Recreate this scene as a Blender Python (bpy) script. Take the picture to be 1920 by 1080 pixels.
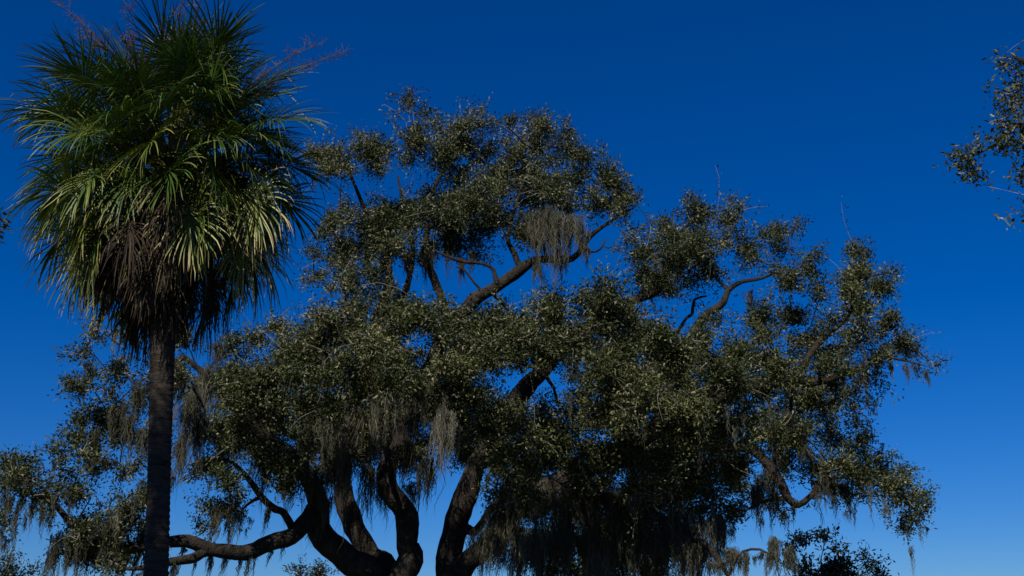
import bpy, math, time
import numpy as np
T0 = time.time()
rng = np.random.default_rng(11)
scene = bpy.context.scene
for o in list(bpy.data.objects):
    bpy.data.objects.remove(o)
C = scene.collection
R = math.radians
F = 2059.0                      # focal length in photograph pixels (1920 wide)
PITCH = R(17.7)
EYE = np.array([0.0, 0.0, 1.6])

# ------------------------------------------------------------------ camera
cam = bpy.data.cameras.new('camera')
cam.sensor_width = 36.0
cam.lens = 36.0 * F / 1920.0
cam.clip_start = 0.1
cam.clip_end = 3000.0
cam_o = bpy.data.objects.new('camera', cam)
C.objects.link(cam_o)
cam_o.location = EYE
cam_o.rotation_euler = (R(90) + PITCH, 0, 0)
scene.camera = cam_o

# ------------------------------------------------------------------ sky and sun
SUN_EL, SUN_AZ = R(39), R(20)    # azimuth: degrees left of straight behind the viewer
world = bpy.data.worlds.new('World')
scene.world = world
world.use_nodes = True
wt = world.node_tree
bg = wt.nodes['Background']
sky = wt.nodes.new('ShaderNodeTexSky')
sky.sky_type = 'NISHITA'
sky.sun_disc = False
sky.sun_elevation = SUN_EL
sky.sun_rotation = R(180) + SUN_AZ
sky.air_density = 1.0
sky.dust_density = 0.0
sky.ozone_density = 10.0
hs = wt.nodes.new('ShaderNodeHueSaturation')
hs.inputs['Saturation'].default_value = 1.25
tint = wt.nodes.new('ShaderNodeMixRGB')
tint.blend_type = 'MULTIPLY'
tint.inputs[0].default_value = 1.0
tint.inputs[2].default_value = (0.54, 0.716, 1.0, 1.0)
wt.links.new(sky.outputs[0], hs.inputs['Color'])
wt.links.new(hs.outputs[0], tint.inputs[1])
wt.links.new(tint.outputs[0], bg.inputs[0])
bg.inputs[1].default_value = 0.074

SUN_DIR = np.array([-math.sin(SUN_AZ) * math.cos(SUN_EL), -math.cos(SUN_AZ) * math.cos(SUN_EL), math.sin(SUN_EL)])
sun = bpy.data.lights.new('sun', 'SUN')
sun.energy = 5.0
sun.angle = R(0.53)
sun.color = (1.0, 0.93, 0.82)
sun_o = bpy.data.objects.new('sun', sun)
C.objects.link(sun_o)
from mathutils import Vector
sun_o.rotation_euler = Vector(SUN_DIR).to_track_quat('Z', 'Y').to_euler()
sun_o.location = (0, 0, 60)

vs = scene.view_settings
vs.view_transform = 'Standard'
vs.look = 'None'
vs.exposure = 0.0
vs.gamma = 1.0
vs.use_curve_mapping = False
scene.cycles.max_bounces = 6
scene.cycles.transmission_bounces = 3

# ------------------------------------------------------------------ helpers
def at(px, py, Y):
    """point of the place seen at photo pixel (px, py), Y metres in front of the viewer"""
    u = (px - 960.0) / F
    v = (540.0 - py) / F
    d = np.array([u, math.cos(PITCH) - v * math.sin(PITCH), math.sin(PITCH) + v * math.cos(PITCH)])
    return EYE + d * (Y / d[1])

def unit(a):
    return a / np.maximum(np.linalg.norm(a, axis=-1, keepdims=True), 1e-9)

class MB:
    """collects triangles and quads, builds one mesh"""
    def __init__(self):
        self.v, self.q, self.t, self.a, self.n = [], [], [], [], 0
    def add(self, v, quads=None, tris=None, a=0.5):
        v = np.asarray(v, np.float32).reshape(-1, 3)
        if quads is not None and len(quads):
            self.q.append(np.asarray(quads, np.int32) + self.n)
        if tris is not None and len(tris):
            self.t.append(np.asarray(tris, np.int32) + self.n)
        self.v.append(v)
        self.a.append(np.broadcast_to(np.asarray(a, np.float32), (len(v),)))
        self.n += len(v)
    def mesh(self, name, mat, smooth=False):
        me = bpy.data.meshes.new(name)
        v = np.concatenate(self.v)
        q = np.concatenate(self.q) if self.q else np.zeros((0, 4), np.int32)
        t = np.concatenate(self.t) if self.t else np.zeros((0, 3), np.int32)
        me.vertices.add(len(v))
        me.vertices.foreach_set('co', v.ravel())
        nl = q.size + t.size
        me.loops.add(nl)
        me.loops.foreach_set('vertex_index', np.concatenate([q.ravel(), t.ravel()]).astype(np.int32))
        me.polygons.add(len(q) + len(t))
        st = np.concatenate([np.arange(len(q)) * 4, q.size + np.arange(len(t)) * 3]).astype(np.int32)
        me.polygons.foreach_set('loop_start', st)
        if smooth:
            me.polygons.foreach_set('use_smooth', np.ones(len(st), bool))
        at_ = me.attributes.new('tone', 'FLOAT', 'POINT')
        at_.data.foreach_set('value', np.concatenate(self.a).astype(np.float32))
        me.update(calc_edges=True)
        me.materials.append(mat)
        return me
    def build(self, name, mat, parent=None, smooth=False):
        o = bpy.data.objects.new(name, self.mesh(name, mat, smooth))
        C.objects.link(o)
        if parent is not None:
            o.parent = parent
            o.matrix_parent_inverse = MI[parent.name]
        return o

MI = {}
def thing(name, loc, label, cat, group=None):
    o = bpy.data.objects.new(name, None)
    C.objects.link(o)
    o.location = loc
    o.empty_display_size = 0.3
    tag(o, label, cat, group)
    from mathutils import Matrix
    MI[o.name] = Matrix.Translation(Vector(loc)).inverted()
    return o

def tag(o, label=None, cat=None, group=None, kind=None):
    if label: o['label'] = label
    if cat: o['category'] = cat
    if group: o['group'] = group
    if kind: o['kind'] = kind
    return o

def tube(mb, P, rad, k=5, a=0.5, gnarl=0.0, cap=True):
    P = np.asarray(P, float)
    n = len(P)
    rad = np.broadcast_to(np.asarray(rad, float), (n,)).copy()
    tan = np.gradient(P, axis=0)
    tan = unit(tan)
    m = unit((P[-1] - P[0])[None])[0]
    ref = np.eye(3)[np.argmin(np.abs(m))]
    s = unit(np.cross(tan, ref))
    b = np.cross(tan, s)
    ang = np.arange(k) * 2 * math.pi / k
    rr = rad[:, None] * np.ones(k)
    if gnarl:
        rr = rr * (1 + gnarl * rng.standard_normal((n, k)))
    ring = P[:, None] + (s[:, None] * np.cos(ang)[None, :, None] + b[:, None] * np.sin(ang)[None, :, None]) * rr[..., None]
    i = np.arange(n - 1)[:, None] * k
    j = np.arange(k)[None]
    jn = (j + 1) % k
    q = np.stack([i + j, i + jn, i + k + jn, i + k + j], -1).reshape(-1, 4)
    t = None
    v = ring.reshape(-1, 3)
    if cap:
        v = np.concatenate([v, P[-1:] + tan[-1:] * rad[-1]])
        base = (n - 1) * k
        t = np.stack([base + np.arange(k), base + (np.arange(k) + 1) % k, np.full(k, n * k)], -1)
    mb.add(v, q, t, a)

def smooth_path(pts, step):
    """Catmull-Rom resample; pts rows may carry extra columns (radius)"""
    p = np.asarray(pts, float)
    p = np.concatenate([2 * p[:1] - p[1:2], p, 2 * p[-1:] - p[-2:-1]])
    out = []
    for i in range(1, len(p) - 2):
        n = max(2, int(np.linalg.norm(p[i + 1, :3] - p[i, :3]) / step))
        t = np.linspace(0, 1, n, endpoint=False)[:, None]
        out.append(0.5 * ((2 * p[i]) + (-p[i - 1] + p[i + 1]) * t + (2 * p[i - 1] - 5 * p[i] + 4 * p[i + 1] - p[i + 2]) * t ** 2
                          + (-p[i - 1] + 3 * p[i] - 3 * p[i + 1] + p[i + 2]) * t ** 3))
    out.append(p[-2:-1])
    return np.concatenate(out)

# ------------------------------------------------------------------ materials
def mat_new(name):
    m = bpy.data.materials.new(name)
    m.use_nodes = True
    nt = m.node_tree
    return m, nt, nt.nodes['Principled BSDF'], nt.nodes['Material Output']

def ramp(nt, stops, src):
    r = nt.nodes.new('ShaderNodeValToRGB')
    el = r.color_ramp.elements
    while len(el) < len(stops):
        el.new(0.5)
    for e, (p, c) in zip(el, stops):
        e.position = p
        e.color = (*c, 1)
    nt.links.new(src, r.inputs[0])
    return r.outputs[0]

def leaf_mat(name, stops, rough=0.38, spec=0.5, trans=0.22, tcol=(1.4, 1.5, 0.6)):
    m, nt, p, out = mat_new(name)
    a = nt.nodes.new('ShaderNodeAttribute')
    a.attribute_name = 'tone'
    c = ramp(nt, stops, a.outputs['Fac'])
    nt.links.new(c, p.inputs['Base Color'])
    p.inputs['Roughness'].default_value = rough
    p.inputs['Specular IOR Level'].default_value = spec
    tr = nt.nodes.new('ShaderNodeBsdfTranslucent')
    mu = nt.nodes.new('ShaderNodeMixRGB')
    mu.blend_type = 'MULTIPLY'
    mu.inputs[0].default_value = 1
    mu.inputs[2].default_value = (*tcol, 1)
    nt.links.new(c, mu.inputs[1])
    nt.links.new(mu.outputs[0], tr.inputs[0])
    mx = nt.nodes.new('ShaderNodeMixShader')
    mx.inputs[0].default_value = trans
    nt.links.new(p.outputs[0], mx.inputs[1])
    nt.links.new(tr.outputs[0], mx.inputs[2])
    nt.links.new(mx.outputs[0], out.inputs[0])
    return m

def bark_mat(name, dark, light, scale=6.0, bump=0.5, zstretch=1.0):
    m, nt, p, out = mat_new(name)
    tc = nt.nodes.new('ShaderNodeTexCoord')
    mp = nt.nodes.new('ShaderNodeMapping')
    mp.inputs['Scale'].default_value = (1, 1, zstretch)
    nt.links.new(tc.outputs['Object'], mp.inputs[0])
    n1 = nt.nodes.new('ShaderNodeTexNoise')
    n1.inputs['Scale'].default_value = scale
    n1.inputs['Detail'].default_value = 6
    n1.inputs['Roughness'].default_value = 0.65
    nt.links.new(mp.outputs[0], n1.inputs['Vector'])
    c = ramp(nt, [(0.32, dark), (0.68, light)], n1.outputs['Fac'])
    nt.links.new(c, p.inputs['Base Color'])
    p.inputs['Roughness'].default_value = 0.9
    p.inputs['Specular IOR Level'].default_value = 0.15
    n2 = nt.nodes.new('ShaderNodeTexNoise')
    n2.inputs['Scale'].default_value = scale * 4
    n2.inputs['Detail'].default_value = 4
    nt.links.new(mp.outputs[0], n2.inputs['Vector'])
    b = nt.nodes.new('ShaderNodeBump')
    b.inputs['Strength'].default_value = bump
    b.inputs['Distance'].default_value = 0.05
    nt.links.new(n2.outputs['Fac'], b.inputs['Height'])
    nt.links.new(b.outputs[0], p.inputs['Normal'])
    return m

M_OAKLEAF = leaf_mat('oak_leaf', [(0.0, (0.020, 0.030, 0.010)), (0.40, (0.052, 0.064, 0.020)), (0.66, (0.098, 0.105, 0.040)),
                                  (0.86, (0.200, 0.195, 0.095)), (0.94, (0.26, 0.245, 0.15)), (1.0, (0.16, 0.09, 0.035))], 0.48, 0.25, 0.16, (1.3, 1.4, 0.6))
M_DARKLEAF = leaf_mat('evergreen_leaf', [(0.0, (0.012, 0.018, 0.008)), (0.6, (0.03, 0.04, 0.016)), (1.0, (0.06, 0.07, 0.03))], 0.3, 0.5, 0.1)
M_BARK = bark_mat('oak_bark', (0.011, 0.009, 0.007), (0.050, 0.041, 0.033), 5.0, 0.9)
M_TWIG = bark_mat('oak_twig', (0.10, 0.09, 0.075), (0.36, 0.33, 0.28), 5.0, 0.2)
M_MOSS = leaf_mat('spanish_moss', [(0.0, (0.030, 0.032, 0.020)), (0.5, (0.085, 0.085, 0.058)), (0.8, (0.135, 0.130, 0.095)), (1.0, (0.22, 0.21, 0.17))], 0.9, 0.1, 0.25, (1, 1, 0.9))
M_PALMTRUNK = bark_mat('palm_trunk', (0.018, 0.014, 0.011), (0.075, 0.062, 0.050), 3.5, 0.8, 5.0)
M_FROND = leaf_mat('palm_frond', [(0.0, (0.014, 0.032, 0.007)), (0.32, (0.042, 0.085, 0.012)), (0.55, (0.135, 0.165, 0.026)), (0.76, (0.300, 0.275, 0.075)),
                                  (0.90, (0.32, 0.23, 0.12)), (1.0, (0.22, 0.14, 0.08))], 0.42, 0.4, 0.10, (1.2, 1.3, 0.45))
M_PETIOLE = leaf_mat('palm_petiole', [(0.0, (0.05, 0.07, 0.02)), (1.0, (0.14, 0.13, 0.05))], 0.4, 0.4, 0.02)
M_DEAD = leaf_mat('dead_palm_frond', [(0.0, (0.020, 0.014, 0.010)), (0.5, (0.055, 0.040, 0.027)), (0.85, (0.13, 0.095, 0.062)), (1.0, (0.24, 0.19, 0.13))], 0.75, 0.2, 0.1, (1, 0.9, 0.7))
M_STALK = bark_mat('palm_flower_stalk', (0.06, 0.035, 0.02), (0.16, 0.10, 0.06), 8.0, 0.1)

# ------------------------------------------------------------------ ground
def make_ground():
    m, nt, p, out = mat_new('grass_ground')
    tc = nt.nodes.new('ShaderNodeTexCoord')
    n = nt.nodes.new('ShaderNodeTexNoise')
    n.inputs['Scale'].default_value = 0.6
    n.inputs['Detail'].default_value = 8
    nt.links.new(tc.outputs['Object'], n.inputs['Vector'])
    c = ramp(nt, [(0.3, (0.028, 0.034, 0.014)), (0.7, (0.070, 0.065, 0.034))], n.outputs['Fac'])
    nt.links.new(c, p.inputs['Base Color'])
    p.inputs['Roughness'].default_value = 0.95
    b = nt.nodes.new('ShaderNodeBump')
    b.inputs['Strength'].default_value = 0.6
    nt.links.new(n.outputs['Fac'], b.inputs['Height'])
    nt.links.new(b.outputs[0], p.inputs['Normal'])
    mb = MB()
    g = np.linspace(-1, 1, 61)
    g = np.sign(g) * (np.abs(g) ** 2.2) * 900
    X, Yy = np.meshgrid(g, g)
    d = np.hypot(X, Yy - 20)
    Z = (0.12 * np.sin(X * 0.21 + 1) * np.cos(Yy * 0.17)) * np.clip((d - 30) / 60, 0, 1) - 0.0 * X
    v = np.stack([X, Yy, Z], -1).reshape(-1, 3)
    n_ = len(g)
    i = np.arange(n_ - 1)[:, None] * n_ + np.arange(n_ - 1)[None]
    q = np.stack([i, i + 1, i + n_ + 1, i + n_], -1).reshape(-1, 4)
    mb.add(v, q)
    o = mb.build('ground', m, smooth=True)
    tag(o, 'rough winter grass under the trees', None, None, 'structure')
make_ground()

# ------------------------------------------------------------------ leaves
def leaves(mb, base, d, nrm, L, W, tone, fold=0.18):
    """folded leaf blades: four corners, two triangles each"""
    n = len(base)
    d = unit(d)
    s = unit(np.cross(d, nrm))
    u = np.cross(s, d)
    L = L[:, None]; W = W[:, None]
    mid = base + d * L * 0.48
    tip = base + d * L - u * L * 0.10
    v = np.stack([base, mid - s * W * 0.5 + u * W * fold, tip, mid + s * W * 0.5 + u * W * fold], 1).reshape(-1, 3)
    i = np.arange(n)[:, None] * 4
    t = np.concatenate([np.concatenate([i, i + 1, i + 2], 1), np.concatenate([i, i + 2, i + 3], 1)])
    mb.add(v, None, t, np.repeat(tone, 4))

def curve_between(p, c, n, wob, lift):
    t = np.linspace(0, 1, n)
    L = np.linalg.norm(c - p)
    P = p + (c - p) * t[:, None]
    P[:, 2] += lift * L * np.sin(t * math.pi)
    w = rng.standard_normal((n, 3)) * wob * L
    w[0] = 0; w[-1] = 0
    w[1:-1] = (w[1:-1] + w[:-2] + w[2:]) / 2.0
    return P + w

class Tree:
    """limbs drawn by hand, then branches to every foliage clump, sub-branches and leafy twigs inside it"""
    def __init__(self, root, leaf_m=None, leaf=(0.100, 0.046), limb_m=None):
        self.root = root
        self.nodes, self.nrad = [], []
        self.leaf_m = leaf_m or M_OAKLEAF
        self.leaf = leaf
        self.crown, self.twigs = MB(), MB()
        self.nl = 0
    def limb(self, name, pts, k=14, step=0.16, gnarl=0.032, parent=None):
        P = smooth_path(pts, step)
        xyz, r = P[:, :3].copy(), P[:, 3]
        w = rng.standard_normal((len(P), 3))
        for _ in range(3):
            w[1:-1] = (w[1:-1] + w[:-2] + w[2:]) / 2.2
        xyz[1:-1] += w[1:-1] * r[1:-1, None] * 0.22
        nz = rng.standard_normal(len(r))
        for _ in range(4):
            nz[1:-1] = (nz[1:-1] * 2 + nz[:-2] + nz[2:]) / 3.4
        r = r * (1 + 0.05 * np.sin(np.arange(len(r)) * 0.55 + rng.uniform(0, 6)) + 0.07 * np.clip(nz, -1.5, 1.5))
        mb = MB()
        tube(mb, xyz, r, k, gnarl=gnarl)
        o = mb.build(name, M_BARK, parent or self.root, smooth=True)
        self.nodes += list(xyz[::2])
        self.nrad += list(r[::2])
        return o
    def grow(self, blobs, dens=1.0, cover=1.7, sprig=0.35, branch_parts=True):
        """blobs: list of (centre, (rx, ry, rz), fullness)"""
        nodes = np.array(self.nodes); nrad = np.array(self.nrad)
        cen = np.array([b[0] for b in blobs])
        todo = list(range(len(blobs)))
        D = np.linalg.norm(cen[:, None] - nodes[None], axis=2)
        best = D.argmin(1); bd = D.min(1)
        branches = []
        while todo:
            i = min(todo, key=lambda j: bd[j])
            todo.remove(i)
            p = nodes[best[i]]
            pr = nrad[best[i]]
            c = cen[i]
            L = np.linalg.norm(c - p)
            n = int(np.clip(L / 0.28, 4, 16))
            P = curve_between(p, c, n, 0.055, 0.05)
            r0 = min(pr * 0.8, 0.035 + 0.022 * L)
            rr = np.linspace(r0, max(0.016, r0 * 0.35), n)
            br = MB()
            tube(br, P, rr, 7, gnarl=0.04)
            m0 = len(nodes)
            nodes = np.concatenate([nodes, P[1:]]); nrad = np.concatenate([nrad, rr[1:]])
            for j in todo:
                dd = np.linalg.norm(P[1:] - cen[j], axis=1) * 1.06
                q = dd.argmin()
                if dd[q] < bd[j]:
                    bd[j] = dd[q]; best[j] = m0 + q
            self.fill(br, P, rr, blobs[i], dens, cover, sprig)
            branches.append(br)
        branches.sort(key=lambda b: -b.n)
        for br in branches[:260]:
            br.build('branch', M_BARK, self.root, smooth=True)
        if len(branches) > 260:
            mb = MB()
            for br in branches[260:]:
                mb.v += br.v; mb.a += br.a
                mb.q += [q + mb.n for q in br.q]; mb.t += [t + mb.n for t in br.t]
                mb.n += br.n
            tag(mb.build('branches', M_BARK, self.root, smooth=True), kind='stuff')
    def fill(self, br, P, rr, blob, dens, cover, sprig):
        c, rad, full = blob
        rad = np.asarray(rad)
        area = math.pi * rad[0] * rad[2]
        la = self.leaf[0] * self.leaf[1] * 0.5 * 0.55
        nleaf = cover * full * area / la
        per = 30
        nspr = max(6, int(nleaf / per))
        nsub = int(np.clip(nspr / 11, 3, 30))
        # sub-branches inside the clump
        q = unit(rng.standard_normal((nsub, 3))) * (rng.uniform(0.15, 1, (nsub, 1)) ** 0.45)
        S = c + q * rad * 0.88
        src = np.concatenate([P[len(P) // 2:], ])
        srcr = rr[len(P) // 2:]
        order = np.argsort(np.linalg.norm(S - c, axis=1))
        for k in order:
            d = np.linalg.norm(src - S[k], axis=1)
            b = d.argmin()
            Q = curve_between(src[b], S[k], 6, 0.075, 0.06)
            r0 = min(srcr[b] * 0.75, 0.022)
            r2 = np.linspace(r0, 0.009, 6)
            tube(br if r0 > 0.016 else self.twigs, Q, r2, 4, a=0.5)
            src = np.concatenate([src, Q[2:]]); srcr = np.concatenate([srcr, r2[2:]])
        # leafy twigs
        w = rng.gamma(1.6, 1.0, nsub); w /= w.sum()
        own = rng.choice(nsub, nspr, p=w)
        spread = 0.36 * np.cbrt(np.prod(rad)) / max(1.0, nsub ** (1 / 3) * 0.55) + 0.10
        off = rng.standard_normal((nspr, 3)) * np.array([1, 1, 0.8])
        off = unit(off) * (0.25 + np.abs(rng.normal(0, 1, (nspr, 1))) * 0.85) * spread * 1.15
        out = rng.uniform(0, 1, nspr) < 0.13
        off[out] *= 1.0 + sprig * 2.0
        start = S[own] + off * 0.12
        end = S[own] + off
        end[:, 2] += np.where(out, 0.10, 0.02)
        for k in range(nspr):
            if k % 4 and not out[k]:
                continue
            Q = curve_between(S[own[k]], end[k], 4, 0.10, 0.05)
            tube(self.twigs, Q, np.array([0.008, 0.007, 0.005, 0.0035]), 3, a=0.5, cap=False)
        nl = rng.poisson(per, nspr)
        nl[out] = (nl[out] * 0.6).astype(int)
        idx = np.repeat(np.arange(nspr), nl)
        n = len(idx)
        t = rng.uniform(0.25, 1.05, n)[:, None]
        base = start[idx] + (end[idx] - start[idx]) * t + rng.standard_normal((n, 3)) * 0.095
        axis = unit(end - start)[idx]
        d = unit(axis * 0.8 + rng.standard_normal((n, 3)) * 0.7)
        sn = unit(rng.standard_normal((nspr, 3)) * 0.8 + np.array([0, 0, 0.5]))
        nrm = unit(rng.standard_normal((n, 3)) * 0.55 + sn[idx] * 0.8 + np.array([0, 0, 0.2]))
        L = self.leaf[0] * rng.uniform(0.5, 1.35, n)
        W = self.leaf[1] * rng.uniform(0.7, 1.2, n)
        tone = 0.36 + rng.normal(0, 0.10) + rng.normal(0, 0.09, nspr)[idx] + rng.normal(0, 0.22, n)
        odd = rng.uniform(0, 1, n) < 0.03
        tone[odd] = rng.uniform(0.85, 1.0, odd.sum())
        leaves(self.crown, base, d, nrm, L, W, np.clip(tone, 0, 0.95 if self.leaf_m is M_OAKLEAF else 1))
        self.nl += n
    def finish(self):
        tag(self.twigs.build('twigs', M_TWIG, self.root), kind='stuff')
        tag(self.crown.build('crown', self.leaf_m, self.root), kind='stuff')

def px_pts(rows, dY=0.0):
    """(px, py, Y, radius) rows to xyz + radius"""
    return np.array([[*at(x, y, Y + dY), r] for x, y, Y, r in rows])

# ------------------------------------------------------------------ the big live oak
OAK_BASE = np.array([-2.45, 30.4, 0.0])
oak = thing('live_oak', OAK_BASE, 'broad moss-hung live oak with several curving stems, standing behind the palm', 'tree')
T = Tree(oak)
def stump(x, y, z, r): return [x, y, z, r]
bx, by, bz = OAK_BASE
# root flare and short bole, then every stem
T.limb('trunk', np.array([stump(bx, by, -0.25, 1.35), stump(bx, by, 0.25, 1.0), stump(bx - 0.02, by, 0.8, 0.86), stump(bx - 0.03, by, 1.35, 0.78), stump(bx - 0.1, by, 1.75, 0.55)]), 18, 0.12, 0.06)
LIMBS = {}
def limb(key, rows, head=None, **kw):
    pts = px_pts(rows)
    if head is not None:
        pts = np.concatenate([np.array([head]), pts])
    LIMBS[key] = pts
    return T.limb('limb', pts, **kw)
# left stem leaning out, low limb sweeping left behind the palm
limb('left', [(722, 1135, 30.2, .44), (693, 1080, 29.9, .38), (648, 1052, 29.6, .34), (618, 1010, 29.3, .31), (602, 965, 29.0, .29), (585, 915, 28.6, .26), (548, 862, 28.2, .21),
              (505, 822, 27.6, .17), (455, 770, 27.0, .13), (400, 715, 26.5, .09), (345, 668, 26.2, .06)], stump(bx - 0.35, by - 0.1, 0.9, 0.5))
limb('low', [(598, 958, 29.0, .26), (575, 975, 28.6, .24), (540, 1003, 28.2, .215), (490, 1029, 27.8, .20), (440, 1036, 27.4, .185), (390, 1030, 27.0, .17), (350, 1016, 26.7, .155), (310, 1014, 26.5, .145),
             (255, 1026, 26.2, .125), (200, 1030, 26.0, .11), (150, 1000, 25.8, .085), (110, 950, 25.7, .065), (60, 925, 25.5, .04), (15, 918, 25.4, .015), (-10, 920, 25.4, .006)])
limb('low_fork', [(388, 1034, 27.0, .12), (358, 1046, 26.6, .11), (325, 1052, 26.3, .095), (280, 1062, 26.0, .07), (235, 1066, 25.8, .04), (205, 1055, 25.7, .015)], k=9)
limb('low_up', [(550, 995, 28.3, .11), (535, 962, 28.0, .10), (515, 955, 27.8, .09), (490, 930, 27.5, .075), (450, 880, 27.2, .06), (420, 860, 27, .045), (370, 870, 26.8, .03)], k=9)
# middle stem
limb('mid', [(742, 1140, 30.5, .40), (716, 1078, 30.6, .36), (690, 1030, 30.7, .32), (666, 985, 30.8, .29), (650, 930, 30.9, .26), (642, 860, 31.0, .23), (655, 770, 31.0, .20), (690, 670, 31.0, .17),
             (712, 590, 31.0, .15), (728, 520, 30.9, .12), (715, 450, 30.8, .09), (680, 380, 30.6, .06), (650, 310, 30.4, .035)], stump(bx - 0.1, by + 0.1, 1.0, 0.5))
# stem bowed to the right, rising to the bent limb high in the crown
limb('bow', [(742, 1120, 30.0, .40), (756, 1065, 29.8, .33), (768, 1018, 29.7, .30), (764, 980, 29.6, .29), (749, 942, 29.7, .28), (733, 908, 29.8, .27), (732, 862, 30, .25), (758, 780, 30.2, .23), (800, 700, 30.3, .21),
             (845, 620, 30.2, .19), (882, 570, 30.1, .18), (920, 545, 30, .17), (950, 520, 29.9, .16), (984, 496, 29.8, .145), (1015, 489, 29.7, .12), (1060, 489, 29.6, .10), (1085, 475, 29.5, .08), (1108, 442, 29.4, .065),
             (1140, 418, 29.3, .05), (1170, 400, 29.2, .03), (1195, 385, 29.2, .010)], stump(bx - 0.05, by - 0.2, 1.0, 0.5))
limb('bow_b', [(975, 500, 29.85, .09), (966, 475, 29.9, .08), (952, 445, 30, .065), (965, 390, 30.2, .05), (985, 330, 30.4, .04), (1000, 270, 30.5, .02)], k=9)
limb('bow_c', [(932, 532, 29.95, .07), (926, 508, 29.9, .062), (905, 495, 29.8, .055), (862, 490, 29.7, .05), (815, 470, 29.6, .035)], k=8)
limb('bow_d', [(908, 548, 30.1, .04), (890, 530, 30, .035), (872, 508, 29.9, .03), (855, 500, 29.8, .02)], k=7)
limb('bow_e', [(1090, 472, 29.5, .03), (1118, 472, 29.4, .03), (1130, 462, 29.3, .025), (1134, 448, 29.3, .015)], k=6)
limb('crown_a', [(845, 622, 30.2, .14), (830, 560, 30.6, .125), (806, 500, 31, .11), (800, 430, 31.3, .09), (815, 350, 31.4, .07), (850, 280, 31.4, .045), (800, 215, 31.3, .025), (770, 190, 31.2, .015)], k=9)
limb('crown_b', [(712, 590, 31, .10), (760, 545, 31.4, .09), (775, 480, 31.8, .075), (760, 400, 32, .06), (745, 330, 32, .04)], k=9)
# right-hand stem with its two big limbs
limb('right', [(846, 1110, 30.6, .46), (842, 1060, 30.6, .40), (846, 1020, 30.6, .35), (856, 985, 30.6, .32), (872, 945, 30.6, .30), (884, 900, 30.7, .28), (915, 830, 30.8, .26), (970, 750, 30.9, .24),
               (1040, 670, 31, .21), (1110, 610, 31, .18), (1180, 570, 30.9, .15), (1235, 540, 30.8, .12), (1250, 490, 30.7, .09), (1280, 430, 30.6, .05), (1325, 405, 30.5, .02), (1345, 395, 30.5, .008)], stump(bx + 0.35, by, 0.9, 0.55))
limb('right_b', [(862, 1075, 30.4, .30), (890, 1040, 30.2, .28), (925, 1003, 29.9, .265), (968, 960, 29.6, .25), (1040, 915, 29.2, .24), (1130, 870, 28.8, .22), (1220, 815, 28.5, .20), (1310, 762, 28.3, .18), (1400, 728, 28.2, .16),
                 (1480, 716, 28.1, .14), (1550, 712, 28, .115), (1610, 690, 27.9, .075), (1660, 672, 27.8, .045), (1715, 680, 27.7, .018), (1745, 690, 27.7, .006)])
limb('right_knob', [(868, 990, 30.6, .15), (886, 996, 30.4, .14), (905, 978, 30.3, .12), (940, 930, 30.2, .10), (990, 870, 30.1, .08), (1040, 800, 30, .06), (1085, 740, 29.9, .04)], k=9)
limb('right_c', [(1220, 815, 28.5, .13), (1260, 720, 28.8, .12), (1295, 640, 29, .115), (1318, 600, 29.1, .11), (1340, 578, 29.2, .10), (1358, 566, 29.2, .09), (1366, 545, 29.2, .08), (1390, 528, 29.2, .07), (1430, 522, 29.2, .045), (1465, 505, 29.2, .02), (1485, 490, 29.2, .008)], k=10)
limb('right_d', [(1262, 640, 30.9, .05), (1288, 597, 30.6, .045), (1298, 590, 30.5, .045), (1302, 562, 30.4, .04), (1325, 555, 30.3, .025)], k=7)
limb('right_low', [(1130, 870, 28.8, .17), (1240, 858, 28.2, .16), (1340, 835, 27.8, .15), (1410, 845, 27.5, .14), (1450, 890, 27.4, .125), (1478, 935, 27.3, .11), (1500, 946, 27.3, .095), (1520, 930, 27.2, .08), (1545, 900, 27.1, .065),
                   (1600, 895, 27, .05), (1660, 915, 26.9, .04), (1710, 950, 26.8, .025), (1735, 975, 26.7, .012)], k=10)
limb('right_e', [(1480, 716, 28.1, .09), (1540, 640, 28.1, .08), (1590, 590, 28.1, .055), (1600, 550, 28.1, .035), (1606, 520, 28.1, .012)], k=9)
limb('skirt', [(1040, 915, 29.2, .16), (1120, 930, 28.4, .14), (1200, 960, 27.8, .12), (1280, 990, 27.2, .10), (1340, 1040, 26.8, .08), (1365, 1078, 26.5, .05), (1372, 1062, 26.4, .04), (1392, 1034, 26.3, .035), (1425, 1029, 26.3, .03), (1452, 1046, 26.2, .025), (1475, 1062, 26.2, .012)], k=9)
limb('front', [(690, 670, 31, .13), (660, 640, 29.5, .12), (640, 640, 27.5, .10), (620, 660, 25.5, .07), (600, 660, 24, .04)], k=9)
limb('front_b', [(1040, 670, 31, .15), (1030, 650, 29, .13), (1020, 660, 27, .10), (1010, 680, 25, .07), (1000, 690, 23.5, .04)], k=9)
limb('front_c', [(1220, 815, 28.5, .12), (1210, 790, 27, .10), (1190, 780, 25.5, .07), (1180, 780, 24, .04)], k=9)
limb('back', [(800, 700, 30.3, .15), (850, 680, 32.5, .13), (900, 660, 35, .10), (930, 640, 37, .06)], k=9)
limb('back_b', [(1110, 610, 31, .13), (1180, 640, 33, .11), (1260, 650, 35, .08), (1330, 650, 36.5, .05)], k=9)
limb('back_c', [(642, 860, 31, .14), (560, 820, 33, .12), (480, 780, 34.5, .09), (400, 760, 36, .06)], k=9)

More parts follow.
